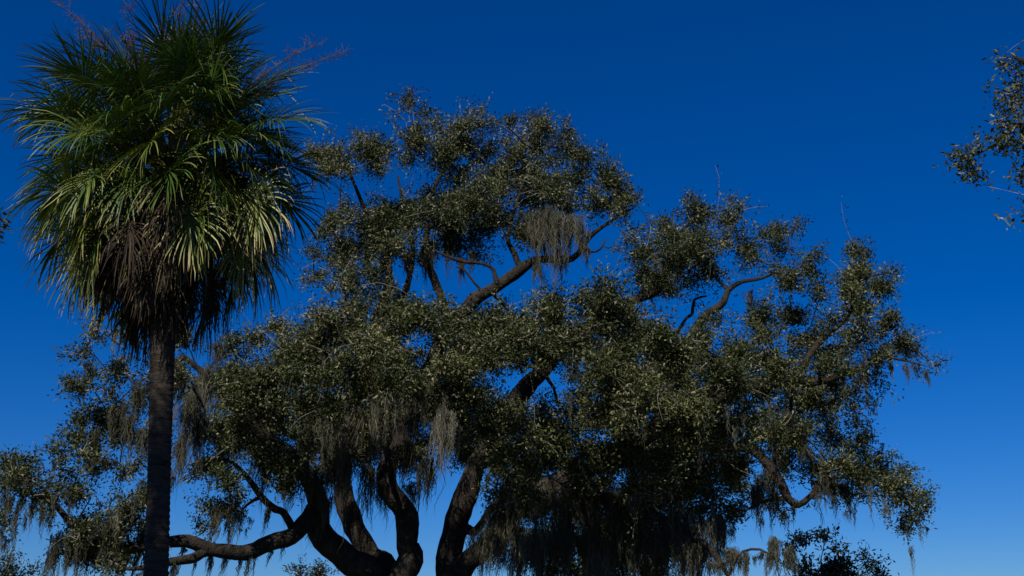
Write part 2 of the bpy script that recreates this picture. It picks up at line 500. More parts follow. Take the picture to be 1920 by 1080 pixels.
# foliage clumps: (px, py, rx px, ry px, fullness); depth follows the rounded form of the crown
CL_EDGE = [
 # upper dome
 (785,232,30,32,.6),(832,252,58,45,1),(905,250,26,26,.6),(952,238,26,22,.6),(992,262,70,42,1),(1050,275,34,32,.8),(880,305,70,42,1),(785,292,44,38,.9),(735,285,38,30,.7),(662,288,62,34,.8),(612,300,34,44,.8),
 (640,335,36,26,.7),(700,318,40,22,.7),(1062,322,50,40,1),(955,330,70,45,1),(1010,365,75,50,1),(900,378,85,42,1),(815,385,70,38,1),(760,400,60,36,.9),(700,400,62,32,.9),(640,400,44,30,.8),
 (1128,338,45,36,.8),(1155,372,38,28,.8),(1190,365,24,22,.6),(1110,372,34,24,.7),(655,448,70,40,1),(595,455,30,36,.7),(745,448,66,34,1),(845,432,80,36,1),(935,430,70,34,1),(1015,425,52,34,.9),
 (622,505,44,32,.9),(690,500,50,26,.8),(590,528,24,24,.6),(800,470,60,20,.6),(885,468,45,18,.6),(655,548,55,24,.8),(735,548,36,22,.7),
 # right-hand crown
 (1232,440,50,30,.8),(1195,482,44,40,.9),(1260,480,55,38,.9),(1295,412,44,26,.8),(1345,408,36,24,.7),(1378,398,24,20,.6),(1320,465,60,36,1),(1385,450,40,26,.8),(1440,448,44,28,.8),(1478,442,22,20,.5),
 (1420,488,40,22,.8),(1262,525,56,26,.9),(1210,545,44,26,.8),(1330,505,44,22,.8),(1485,505,30,24,.7),(1520,495,26,28,.8),(1470,540,46,26,.8),(1540,540,36,26,.8),(1600,500,34,36,.9),(1580,545,40,30,.9),(1640,545,30,36,.8),
 (1610,590,44,26,.8),(1660,598,34,26,.8),(1690,632,30,22,.8),(1715,660,28,18,.7),(1748,682,22,14,.6),(1625,640,44,26,.9),(1668,662,28,16,.7),(1400,590,40,22,.8),(1450,595,50,26,.9),(1520,610,46,24,.8),
 (1560,655,56,28,.9),(1490,655,54,30,.9),(1625,715,28,26,.7),(1590,735,40,30,.9),(1615,775,32,26,.8),(1560,790,46,32,.9),(1635,820,26,24,.7),(1590,835,42,30,.9),(1650,862,26,20,.7),(1690,895,26,24,.8),(1640,895,36,24,.8),(1722,925,24,22,.8),
 (1740,960,16,22,.7),(1700,960,22,22,.7),(1695,990,12,22,.5),(1660,930,30,20,.7),(1600,890,44,26,.9),(1565,925,36,20,.8),(1610,935,26,16,.6),(1535,870,40,28,.9),(1530,905,30,18,.7),(1480,800,54,34,1),(1500,740,56,34,1),(1450,860,34,28,.8),(1440,940,28,24,.8),(1470,965,16,12,.5),
 # left-hand crown
 (160,655,26,22,.7),(182,622,32,20,.8),(232,605,38,18,.8),(250,640,34,20,.8),(172,690,24,16,.6),(225,700,46,22,.8),(178,735,40,22,.9),(155,770,30,22,.8),(215,760,44,28,.9),(262,745,30,30,.9),(180,805,44,24,.9),(130,830,34,20,.8),(112,858,28,18,.8),
 (235,815,40,26,.9),(165,858,46,24,.9),(225,880,40,26,.9),(100,895,30,16,.7),(40,872,30,20,.8),(12,880,22,28,.9),(45,912,44,18,.9),(15,945,18,22,.7),(75,940,30,14,.6),(10,985,10,18,.5),(170,935,44,22,.8),(145,975,36,20,.8),(215,955,40,24,.8),
 (130,1040,26,20,.7),(180,1015,40,24,.8),(250,930,30,26,.8),(240,1000,34,26,.8),(330,690,44,34,.8),(350,645,40,26,.8),(385,735,48,34,.9),(440,655,40,20,.8),(480,632,40,18,.8),(530,618,40,22,.8),
]
CL_EXTRA = [(1540,700,40,20,.8,27.3),(1600,698,30,16,.7,27.2),(1470,700,46,24,.9,27.2),(1655,676,24,14,.7,27.3),(1620,905,34,20,.8,26.4),(1672,905,26,20,.8,26.3),(1560,880,36,22,.8,26.4),(1700,935,24,22,.7,26.3),(1182,392,26,20,.8,29.1),(1150,398,24,14,.6,29.0),
 (768,172,8,22,.35,31.2),(764,205,14,20,.5,31.2),(800,212,16,12,.5,31.2),(1060,238,8,18,.35,30.2),(1000,222,30,10,.4,30.4),(690,262,18,12,.4,30.2),(1296,372,14,12,.5,30.4),(1380,372,10,18,.4,30.2),(1604,458,8,18,.4,28.1),(1494,424,10,14,.4,29.4),(1668,512,9,14,.3,27.8),(900,212,10,12,.35,31),
 (1590,560,34,28,.8,27.4),(1615,520,26,24,.7,27.4),(1605,620,30,22,.7,27.2),(1570,600,26,22,.6,27.2),(1330,620,40,22,.8,28.0),(1285,690,46,30,.9,27.4),(1440,640,40,24,.8,27.6),(60,900,36,16,.8,25.0),(110,930,34,16,.7,25.1),(20,905,26,20,.8,25.0),(150,1000,30,18,.6,25.3),(210,1055,24,16,.6,25.4),(90,965,14,8,.4,25.4)]
CL_CORE = [
 (575,640,62,38,1),(650,602,64,36,1),(735,610,66,36,1),(695,668,70,40,1),(610,700,66,38,1),(540,700,60,36,1),(470,705,54,34,1),(460,765,60,34,1),(530,765,54,34,1),(750,690,58,38,1),(815,600,60,34,1),(890,620,62,36,1),
 (965,612,64,34,1),(1045,590,58,30,1),(1115,570,56,36,1),(1165,600,52,36,1),(1085,640,66,34,1),(1000,655,64,30,1),(920,672,60,34,1),(855,680,54,38,1),(820,740,46,32,.9),(880,745,54,32,1),(920,795,54,34,1),
 (985,810,56,36,1),(1105,700,54,34,1),(1160,680,58,40,1),(1225,650,56,36,1),(1290,660,52,34,1),(1345,690,50,34,1),(1190,745,66,40,1),(1120,780,60,40,1),(1050,830,56,36,1),(1260,740,58,38,1),(1330,760,54,36,1),(1395,740,46,32,1),
 (1420,800,44,34,.9),(1345,825,58,36,1),(1265,815,60,38,1),(1185,830,60,38,1),(1110,870,58,32,1),(1240,885,60,34,1),(1320,890,56,34,1),(1180,905,50,26,.9),(1385,890,42,30,.9),(1350,945,46,26,.9),(1395,960,34,22,.8),(1020,880,48,28,.9),(950,860,44,28,.9),(1400,660,40,28,.9),(1440,690,40,28,.9),
 (415,815,50,28,.8),(480,835,46,28,.8),(420,890,44,26,.7),(400,940,36,24,.6),(450,960,40,22,.6),(530,850,48,30,.8),(380,1000,20,20,.4),(560,900,44,26,.7),(640,770,56,26,.8),(700,745,50,26,.8),(875,830,40,22,.7),(990,930,40,22,.6),(930,920,36,24,.6),(1060,915,44,20,.6),
]
CL_FILL = [(590,790,60,34,.9),(655,820,60,34,.9),(725,790,60,34,.9),(790,760,56,34,.9),(845,800,56,36,1),(900,850,50,34,1),(700,850,54,26,.7),(600,860,54,26,.7),(780,850,50,30,.8),
 (1010,955,54,26,.7),(1090,950,60,30,.8),(1170,960,60,28,.8),(1250,945,56,28,.8),(960,900,50,30,.8),(1050,770,40,26,.7),(960,760,34,24,.7),(500,780,56,36,.9),(440,730,50,36,.9),(390,800,50,32,.8),(360,870,36,26,.6),(300,830,40,40,.8),(290,700,40,40,.8),
 (1020,1030,56,30,.8),(1100,1025,60,34,.9),(1180,1030,60,34,.9),(1260,1030,50,30,.8),(1080,1080,60,30,.9),(1190,1085,60,30,.9),(960,1020,40,30,.7),(160,1050,36,24,.8),(230,1040,40,26,.8),(280,1000,30,26,.7),(1310,1040,40,26,.7)]
blobs = []
def crown_half_depth(px, py):
    e = math.hypot((px - 900) / 900.0, (py - 700) / 530.0)
    return 7.0 * math.sqrt(max(0.03, 1 - e * e))
def add_blob(px, py, rx, ry, full, Y):
    s = Y / F
    ax, az = rx * s * 1.12, ry * s * 1.15
    blobs.append((at(px, py, Y), (ax, 0.5 * (ax + az) * 1.15, az), full))
for (x, y, rx, ry, f) in CL_EDGE:
    h = crown_half_depth(x, y)
    yc = 30.0 if x > 330 else 26.5
    f = f * rng.uniform(0.55, 1.0)
    add_blob(x, y, rx, ry, f, yc + h * rng.uniform(-0.35, 0.35))
    if rx > 50 and rng.uniform() < 0.55:
        add_blob(x + rng.uniform(-18, 18), y + rng.uniform(-4, 12), rx * .8, ry * .8, f * .8, yc + h * rng.uniform(0.3, 0.7) * rng.choice([-1, 1]))
for (x, y, rx, ry, f) in CL_CORE:
    h = crown_half_depth(x, y)
    low = max(0.0, (y - 760) / 300.0)
    front = -0.85 + 0.55 * low
    add_blob(x, y, rx, ry, f, 30 + h * (front + rng.uniform(-0.12, 0.12)))
    if y < 900:
        add_blob(x + rng.uniform(-25, 25), y + rng.uniform(-14, 14), rx * .85, ry * .85, f * .85, 30 + h * rng.uniform(-0.2, 0.25))
        if rng.uniform() < 0.6:
            add_blob(x + rng.uniform(-20, 20), y + rng.uniform(-12, 12), rx * .85, ry * .85, f * .7, 30 + h * rng.uniform(0.45, 0.8))
for (x, y, rx, ry, f, Y) in CL_EXTRA:
    add_blob(x, y, rx, ry, f, Y)
for (x, y, rx, ry, f) in CL_FILL:
    add_blob(x, y, rx, ry, f, (31.0 if x > 420 else 28.0) + rng.uniform(-1.2, 2.2))
    if 560 < x < 1300:
        add_blob(x + rng.uniform(-25, 25), y + rng.uniform(-25, 5), rx, ry, f, 33.5 + rng.uniform(-1, 1.5))
T.grow(blobs, cover=2.65)
T.finish()
print('oak leaves', T.nl, 'blobs', len(blobs), time.time() - T0)

# ------------------------------------------------------------------ moss
def moss_mesh(mb, top, L, w, n, tone, sway=0.0):
    """a beard of tangled hanging threads gathered in hanks that taper to uneven points"""
    k = 8
    nh = max(3, int(n / 14))
    hc = np.clip(rng.normal(0, 0.5, (nh, 2)), -1, 1) * w * np.array([1, 0.7])
    edge = np.abs(hc[:, 0]) / max(w, 1e-3)
    hl = L * (1.0 - 0.55 * edge) * rng.beta(2.2, 1.5, nh)
    hl[0] = L; hc[0] *= 0.3
    hz = rng.normal(0, 0.07, nh) * min(L, 1.2) - 0.10 * L * edge
    hr = w * rng.uniform(0.10, 0.30, nh) + 0.012
    t = np.linspace(0, 1, k)
    drift = np.cumsum(rng.standard_normal((nh, k, 2)) * 0.045, axis=1) * hl[:, None, None] * 0.55
    hid = rng.integers(0, nh, n)
    prof = (0.55 + 0.75 * np.sin(np.clip(t * 1.15 + 0.18, 0, 1) * math.pi)) * (1 - 0.75 * t ** 1.5)
    a = rng.uniform(0, 2 * math.pi, n)
    rr = np.sqrt(rng.uniform(0, 1, n)) * hr[hid]
    P = np.zeros((n, k, 3))
    ln = hl[hid] * rng.uniform(0.35, 1.0, n)
    st = rng.uniform(0, 0.35, n) * hl[hid] * (rng.uniform(0, 1, n) < 0.5)
    P[..., 0] = hc[hid, 0][:, None] + drift[hid][..., 0] + (np.cos(a) * rr)[:, None] * prof
    P[..., 1] = hc[hid, 1][:, None] + drift[hid][..., 1] + (np.sin(a) * rr)[:, None] * prof
    P[..., 2] = hz[hid][:, None] - st[:, None] - ln[:, None] * t
    P[..., 0] += sway * ln[:, None] * (t ** 2)
    wig = rng.standard_normal((n, k, 3)) * np.array([1, 1, 0.5]) * 0.026
    P += wig + top
    b = rng.uniform(0, math.pi, n)
    s = np.stack([np.cos(b), np.sin(b), rng.normal(0, .2, n)], 1)
    wd = rng.uniform(0.0035, 0.0105, n)[:, None] * np.array([0.5, 0.9, 1.0, 1.0, 0.9, 0.75, 0.5, 0.08])[None]
    V = np.stack([P - s[:, None] * wd[..., None], P + s[:, None] * wd[..., None]], 2).reshape(-1, 3)
    i = (np.arange(n)[:, None] * k + np.arange(k - 1)[None]).reshape(-1) * 2
    q = np.stack([i, i + 1, i + 3, i + 2], -1)
    tn = np.clip(tone + rng.normal(0, 0.10, nh)[hid] + rng.normal(0, 0.12, n), 0, 1)
    mb.add(V, q, None, np.repeat(tn, 2 * k))

ZONE = {
 'up': ('moss drape', 'high in the oak by the bare bent limb'),
 'cl': ('moss drape', 'under the oak top between palm and bent limb'),
 'mid': ('moss curtain', 'inside the oak above its forked stems'),
 'low': ('moss tuft', 'from the oak limb sweeping low behind the palm trunk'),
 'left': ('moss drape', 'among oak leaves next to the palm trunk'),
 'tip': ('moss wisp', 'from the outermost branch tip past the palm'),
 'skirt': ('moss curtain', 'low between oak stem and small dark trees'),
 'right': ('moss drape', 'in outer oak crown above the small dark trees'),
 'fringe': ('moss tassel', 'from the thin outer twigs of the oak'),
}
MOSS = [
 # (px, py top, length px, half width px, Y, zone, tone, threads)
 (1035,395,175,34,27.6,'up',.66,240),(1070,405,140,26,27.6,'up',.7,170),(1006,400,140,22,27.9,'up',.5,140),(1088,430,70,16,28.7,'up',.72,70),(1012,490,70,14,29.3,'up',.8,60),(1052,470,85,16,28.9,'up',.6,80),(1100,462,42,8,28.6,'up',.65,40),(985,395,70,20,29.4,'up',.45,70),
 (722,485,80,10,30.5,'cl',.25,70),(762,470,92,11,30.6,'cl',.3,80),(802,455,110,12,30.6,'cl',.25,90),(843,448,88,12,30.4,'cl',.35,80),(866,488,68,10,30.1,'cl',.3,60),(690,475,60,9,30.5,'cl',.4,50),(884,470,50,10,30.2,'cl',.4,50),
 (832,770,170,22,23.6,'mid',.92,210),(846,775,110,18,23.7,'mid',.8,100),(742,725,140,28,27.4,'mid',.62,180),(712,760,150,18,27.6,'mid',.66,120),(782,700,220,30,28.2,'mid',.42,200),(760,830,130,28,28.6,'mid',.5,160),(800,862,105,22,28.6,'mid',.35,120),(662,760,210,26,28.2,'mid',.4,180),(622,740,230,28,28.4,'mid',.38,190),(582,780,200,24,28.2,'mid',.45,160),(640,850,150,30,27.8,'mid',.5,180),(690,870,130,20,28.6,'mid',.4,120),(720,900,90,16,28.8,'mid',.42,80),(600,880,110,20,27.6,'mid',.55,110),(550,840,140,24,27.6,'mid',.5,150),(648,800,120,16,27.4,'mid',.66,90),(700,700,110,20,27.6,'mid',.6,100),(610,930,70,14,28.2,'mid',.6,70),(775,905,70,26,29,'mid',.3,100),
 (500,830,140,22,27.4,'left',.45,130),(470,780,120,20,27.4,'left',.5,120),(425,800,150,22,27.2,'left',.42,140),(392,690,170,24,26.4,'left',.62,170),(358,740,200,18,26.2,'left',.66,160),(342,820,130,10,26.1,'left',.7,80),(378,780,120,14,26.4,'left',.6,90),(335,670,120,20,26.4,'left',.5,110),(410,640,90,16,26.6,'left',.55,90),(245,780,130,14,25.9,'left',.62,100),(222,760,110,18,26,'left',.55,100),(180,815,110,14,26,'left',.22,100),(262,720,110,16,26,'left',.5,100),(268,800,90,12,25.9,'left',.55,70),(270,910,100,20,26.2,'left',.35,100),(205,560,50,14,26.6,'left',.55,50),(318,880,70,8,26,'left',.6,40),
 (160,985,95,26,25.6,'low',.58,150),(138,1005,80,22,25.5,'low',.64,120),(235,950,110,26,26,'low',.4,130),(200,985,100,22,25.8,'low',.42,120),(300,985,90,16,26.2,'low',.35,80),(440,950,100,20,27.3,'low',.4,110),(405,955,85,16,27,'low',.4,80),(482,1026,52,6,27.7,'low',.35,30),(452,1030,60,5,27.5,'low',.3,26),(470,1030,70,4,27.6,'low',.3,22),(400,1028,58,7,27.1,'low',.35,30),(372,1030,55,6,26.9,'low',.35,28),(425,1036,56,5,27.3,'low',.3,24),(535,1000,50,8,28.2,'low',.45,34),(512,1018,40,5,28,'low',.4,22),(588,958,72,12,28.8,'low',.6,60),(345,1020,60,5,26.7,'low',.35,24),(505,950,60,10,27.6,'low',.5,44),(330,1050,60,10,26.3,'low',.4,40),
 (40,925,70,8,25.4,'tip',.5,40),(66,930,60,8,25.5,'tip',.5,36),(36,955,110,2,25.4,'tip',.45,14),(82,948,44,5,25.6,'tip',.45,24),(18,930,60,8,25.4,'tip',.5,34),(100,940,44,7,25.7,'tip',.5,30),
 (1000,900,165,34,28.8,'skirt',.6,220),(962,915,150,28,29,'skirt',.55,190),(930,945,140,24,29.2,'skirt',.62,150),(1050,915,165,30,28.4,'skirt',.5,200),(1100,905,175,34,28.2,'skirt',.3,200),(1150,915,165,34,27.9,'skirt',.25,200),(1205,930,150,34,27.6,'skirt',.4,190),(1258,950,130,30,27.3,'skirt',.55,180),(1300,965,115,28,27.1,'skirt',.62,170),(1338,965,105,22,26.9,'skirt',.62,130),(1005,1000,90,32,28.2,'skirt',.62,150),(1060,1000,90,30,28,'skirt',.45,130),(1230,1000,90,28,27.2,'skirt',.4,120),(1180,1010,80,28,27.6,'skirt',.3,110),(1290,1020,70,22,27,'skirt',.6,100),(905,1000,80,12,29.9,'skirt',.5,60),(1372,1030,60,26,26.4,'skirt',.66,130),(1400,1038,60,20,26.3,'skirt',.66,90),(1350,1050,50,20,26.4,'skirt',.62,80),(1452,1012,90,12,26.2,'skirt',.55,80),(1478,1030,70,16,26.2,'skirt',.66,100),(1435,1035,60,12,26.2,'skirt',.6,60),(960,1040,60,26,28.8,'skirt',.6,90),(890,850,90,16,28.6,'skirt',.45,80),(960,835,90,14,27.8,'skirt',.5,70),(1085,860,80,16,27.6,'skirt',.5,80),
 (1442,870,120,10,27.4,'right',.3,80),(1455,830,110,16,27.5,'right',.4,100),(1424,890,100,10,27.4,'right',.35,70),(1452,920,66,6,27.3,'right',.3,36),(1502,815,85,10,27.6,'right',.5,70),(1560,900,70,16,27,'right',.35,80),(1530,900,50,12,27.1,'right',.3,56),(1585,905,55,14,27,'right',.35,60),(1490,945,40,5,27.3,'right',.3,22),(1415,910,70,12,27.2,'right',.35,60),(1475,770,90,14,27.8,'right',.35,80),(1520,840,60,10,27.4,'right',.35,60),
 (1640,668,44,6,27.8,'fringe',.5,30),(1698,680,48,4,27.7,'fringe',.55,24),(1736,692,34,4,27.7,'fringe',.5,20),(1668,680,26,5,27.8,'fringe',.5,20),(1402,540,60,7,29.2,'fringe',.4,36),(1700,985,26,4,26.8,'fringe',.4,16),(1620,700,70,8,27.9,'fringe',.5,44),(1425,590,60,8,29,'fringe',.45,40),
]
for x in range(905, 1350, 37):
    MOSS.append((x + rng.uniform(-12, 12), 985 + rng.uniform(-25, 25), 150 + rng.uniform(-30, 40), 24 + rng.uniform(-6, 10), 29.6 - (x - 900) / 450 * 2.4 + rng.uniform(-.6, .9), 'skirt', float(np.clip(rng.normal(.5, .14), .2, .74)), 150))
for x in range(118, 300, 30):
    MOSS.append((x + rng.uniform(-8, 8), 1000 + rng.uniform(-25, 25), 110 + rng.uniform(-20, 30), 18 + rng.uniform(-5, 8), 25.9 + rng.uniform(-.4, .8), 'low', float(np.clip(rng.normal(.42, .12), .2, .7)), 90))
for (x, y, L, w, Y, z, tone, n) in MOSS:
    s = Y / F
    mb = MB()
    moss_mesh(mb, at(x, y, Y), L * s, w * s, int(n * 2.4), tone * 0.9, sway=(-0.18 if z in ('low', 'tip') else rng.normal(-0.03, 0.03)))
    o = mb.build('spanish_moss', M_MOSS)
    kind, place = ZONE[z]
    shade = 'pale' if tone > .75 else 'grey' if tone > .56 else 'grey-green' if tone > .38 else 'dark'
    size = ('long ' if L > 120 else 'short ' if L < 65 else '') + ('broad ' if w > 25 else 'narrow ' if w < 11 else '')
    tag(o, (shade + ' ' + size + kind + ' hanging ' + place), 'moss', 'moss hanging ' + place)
# countless small wisps through the lower crown
mb = MB()
cen = np.array([b[0] for b in blobs])
for i in range(len(blobs)):
    c, rad, f = blobs[i]
    p_low = 0.25 + 0.75 * float(c[2] < 9.5)
    for k in range(rng.poisson(1.5 * p_low)):
        top = c + rng.uniform(-0.8, 0.8, 3) * np.array(rad) + np.array([0, 0, -0.4 * rad[2]])
        moss_mesh(mb, top, rng.uniform(0.25, 0.95), rng.uniform(0.05, 0.17), int(rng.integers(14, 36)), rng.uniform(0.3, 0.65))
o = mb.build('moss_wisps', M_MOSS)
tag(o, 'countless short wisps of moss scattered through the oak crown', 'moss', None, 'stuff')
print('moss', time.time() - T0)

# ------------------------------------------------------------------ the palm
PY = 16.0
p_foot = at(268 + 20, 1080, PY); p_top = at(306, 560, PY)
lean = (p_top[0] - p_foot[0]) / (p_top[2] - p_foot[2])
base = np.array([p_foot[0] - lean * p_foot[2], PY, 0.0])
palm = thing('palm_tree', base, 'tall fan palm with round green crown and shaggy brown hanging fronds', 'tree')
HUB = at(320, 318, PY)
zt = np.arange(-0.2, HUB[2] + 0.15, 0.022)
axis_x = lambda z: base[0] + (HUB[0] - base[0]) * z / HUB[2]
def make_trunk():
    mb = MB()
    P = np.stack([axis_x(zt) + 0.02 * np.sin(zt * 0.7), np.full_like(zt, PY), zt], 1)
    r = 0.170 + 0.10 * np.exp(-np.maximum(zt, 0) * 2.2) + 0.008 * np.sin(zt * 1.3) + 0.012 * np.clip((zt - 5.4) / 1.0, 0, 1)
    ringy = np.sin(zt * 2 * math.pi / 0.085 + 1.5 * np.sin(zt * 3.1))
    r = r + 0.0045 * np.sign(ringy) * np.abs(ringy) ** 0.5 + rng.normal(0, 0.0015, len(zt))
    tube(mb, P, r, 28, gnarl=0.012)
    return mb.build('trunk', M_PALMTRUNK, palm, smooth=True)
make_trunk()
def leaf_bases():
    n = 46
    for i in range(n):
        z = HUB[2] - 2.0 + 1.9 * (i / n) + rng.normal(0, 0.03)
        a = i * 2.39996
        c = np.array([axis_x(z), PY, z])
        d = np.array([math.cos(a), math.sin(a), 0])
        s = np.array([-math.sin(a), math.cos(a), 0])
        L = rng.uniform(0.22, 0.42)
        t = np.linspace(0, 1, 5)
        P = c + d * (0.15 + 0.10 * t ** 1.4)[:, None] + np.array([0, 0, 1.0]) * (L * t)[:, None]
        w = 0.075 * (1 - 0.72 * t)
        th = 0.018
        V = []
        for j in range(5):
            V += [P[j] - s * w[j], P[j] + d * th * 1.4, P[j] + s * w[j], P[j] - d * th]
        q = []
        for j in range(4):
            for k in range(4):
                q.append([j * 4 + k, j * 4 + (k + 1) % 4, j * 4 + 4 + (k + 1) % 4, j * 4 + 4 + k])
        q.append([16, 17, 18, 19])
        mb = MB()
        mb.add(V, q, None, rng.uniform(0.2, 0.8))
        mb.build('leaf_base', M_DEAD, palm)
leaf_bases()

def frond(az, el, Lp, blade, age, dead=False, zoff=0.0, fold=0.0):
    """one fan leaf: curved petiole, arching midrib, split drooping segments"""
    z0 = HUB[2] + zoff
    org = np.array([axis_x(z0), PY, z0])
    h = np.array([math.cos(az), math.sin(az), 0.0])
    # petiole
    n = 9
    bend = R(rng.uniform(5, 16) + 26 * min(1.0, age * 1.3)) * (1.0 if el > R(-10) else 0.4)
    els = el - bend * np.linspace(0, 1, n) ** 1.5
    st = Lp / (n - 1)
    P = [org + h * 0.10]
    for k in range(n - 1):
        P.append(P[-1] + (h * math.cos(els[k]) + np.array([0, 0, math.sin(els[k])])) * st)
    P = np.array(P)
    e1 = els[-1]
    f = h * math.cos(e1) + np.array([0, 0, math.sin(e1)])
    s = np.array([-math.sin(az), math.cos(az), 0.0])
    roll = rng.normal(0, 0.55)
    nrm = np.cross(f, s)
    if nrm @ (np.array([0, 0, 1.0]) * math.cos(e1) - h * math.sin(e1)) < 0:
        nrm = -nrm
    s2 = s * math.cos(roll) + nrm * math.sin(roll)
    nrm = -s * math.sin(roll) + nrm * math.cos(roll)
    s = s2
    # midrib (costa) bends down through the blade
    nc = 7
    cl = blade * 0.42
    cel = e1 - np.linspace(0, R(12 + 38 * age ** 1.5), nc)
    if dead:
        cel = np.maximum(R(-88), e1 - np.linspace(0, 1, nc) ** 0.6 * R(60))
    Cc = [P[-1]]
    for k in range(nc - 1):
        Cc.append(Cc[-1] + (h * math.cos(cel[k]) + np.array([0, 0, math.sin(cel[k])])) * cl / (nc - 1))
    Cc = np.array(Cc)
    ns = 46
    u = np.linspace(-1, 1, ns)
    amax = R(118) * (1 - fold * 0.75)
    al = u * amax + rng.normal(0, 0.012, ns)
    tc = 1 - np.abs(u) ** 0.9
    ci = np.clip(tc * (nc - 1), 0, nc - 1.001)
    i0 = ci.astype(int)
    A = Cc[i0] + (Cc[i0 + 1] - Cc[i0]) * (ci - i0)[:, None]
    fd = unit(Cc[i0 + 1] - Cc[i0])
    d = unit(fd * np.cos(al)[:, None] + s * np.sin(al)[:, None] + nrm * (0.20 * np.abs(np.sin(al)))[:, None])
    Ls = blade * (0.92 - 0.30 * np.abs(u) ** 2) * rng.uniform(0.8, 1.06, ns)
    m = 8
    ts = np.linspace(0, 1, m)
    droop = (0.03 + 0.36 * age ** 1.6 + rng.uniform(0, 0.22) * (0.3 + age)) * (1.6 if dead else 1.0)
    dj = d.copy()
    pts = [A]
    for j in range(1, m):
        k = droop * (0.05 + 1.15 * max(0.0, ts[j] - 0.30)) * rng.uniform(0.75, 1.25, ns)
        k = k + 1.3 * ((rng.uniform(0, 1, ns) < 0.045 * (0.4 + age)) & (j > 2))
        dj = unit(dj + np.array([0, 0, -1.0]) * k[:, None] + rng.standard_normal((ns, 3)) * (0.04 + 0.12 * age * max(0.0, ts[j] - 0.35) if not dead else 0.13))
        pts.append(pts[-1] + dj * (Ls / (m - 1))[:, None])
    S = np.stack(pts, 1)                                   # ns, m, 3
    tang = unit(np.gradient(S, axis=1))
    side = unit(np.cross(tang, nrm[None, None] + 0 * tang))
    tw = rng.normal(0, 0.35, (ns, 1)) * ts[None] + rng.normal(0, 0.10, (ns, 1))
    up = np.cross(side, tang)
    side = side * np.cos(tw)[..., None] + up * np.sin(tw)[..., None]
    up = np.cross(side, tang)
    gap = 2 * amax / ns
    w = np.minimum(gap * 0.62 * (ts[None] * Ls[:, None]) + 0.006, 0.0135) * np.array([1, 1, 1, .95, .85, .7, .5, .05])[None]
    if dead: w = w * 0.8
    foldd = 0.55 if not dead else 0.9
    V = np.stack([S - side * w[..., None], S - up * (w * foldd)[..., None], S + side * w[..., None]], 2)  # ns,m,3,3
    idx = (np.arange(ns)[:, None] * m + np.arange(m - 1)[None]).reshape(-1) * 3
    q = np.concatenate([np.stack([idx, idx + 1, idx + 4, idx + 3], -1), np.stack([idx + 1, idx + 2, idx + 5, idx + 4], -1)])
    if dead:
        tn = np.clip(rng.normal(0.36, 0.12) + rng.normal(0, 0.2, (ns, 1)) + 0.12 * ts[None], 0, 1)
    else:
        tn = 0.08 + 0.42 * age + rng.normal(0, 0.05) + rng.normal(0, 0.09, (ns, 1)) + (0.12 + 0.75 * age) * np.clip(ts[None] - 0.45, 0, 1) ** 1.2
        tn = np.clip(tn, 0, 0.97)
    mb = MB()
    mb.add(V.reshape(-1, 3), q, None, np.repeat(tn.reshape(-1), 3))
    fo = mb.build('dead_frond' if dead else 'frond', M_DEAD if dead else M_FROND, palm)
    pm = MB()
    tube(pm, np.concatenate([P, Cc[1:]]), np.concatenate([np.linspace(0.030, 0.014, n), np.linspace(0.013, 0.005, nc - 1)]), 6, a=rng.uniform(0.2, 0.9))
    po = bpy.data.objects.new('petiole', pm.mesh('petiole', M_DEAD if dead else M_PETIOLE, True))
    C.objects.link(po)
    po.parent = fo
    from mathutils import Matrix
    po.matrix_parent_inverse = Matrix.Identity(4)
    return fo

NF = 136
for i in range(30):                      # inner leaves on short stalks fill the heart of the crown
    frond(i * 2.39996 + 1.1 + rng.normal(0, 0.3), R(62 - 75 * (i + .5) / 30 + rng.normal(0, 10)), rng.uniform(0.45, 0.95), 0.98 + rng.normal(0, 0.06), 0.25 + 0.45 * (i / 30), False, rng.uniform(-.25, .25))
for i in range(NF):
    t = (i + 0.5) / NF                    # 0 youngest, 1 oldest
    az = i * 2.39996 + rng.normal(0, 0.12)
    el = R(76 - 122 * t ** 1.08 + rng.normal(0, 10))
    Lp = 1.62 - 0.20 * t - 0.75 * rng.uniform(0, 1) ** 2.2
    if t < 0.10: Lp *= 0.8
    frond(az, el, Lp, 1.02 + rng.normal(0, 0.05), t, False, 0.30 - 0.75 * t)
ND = 36
for i in range(ND):
    t = (i + 0.5) / ND
    az = i * 2.39996 + 0.7 + rng.normal(0, 0.7)
    el = R(-26 - 44 * t + rng.normal(0, 7))
    frond(az, el, 1.30 - 0.25 * t + rng.normal(0, 0.17), 0.88 + rng.normal(0, 0.08), 1.0, True, -0.40 - 0.35 * t, fold=0.5 + 0.3 * t)

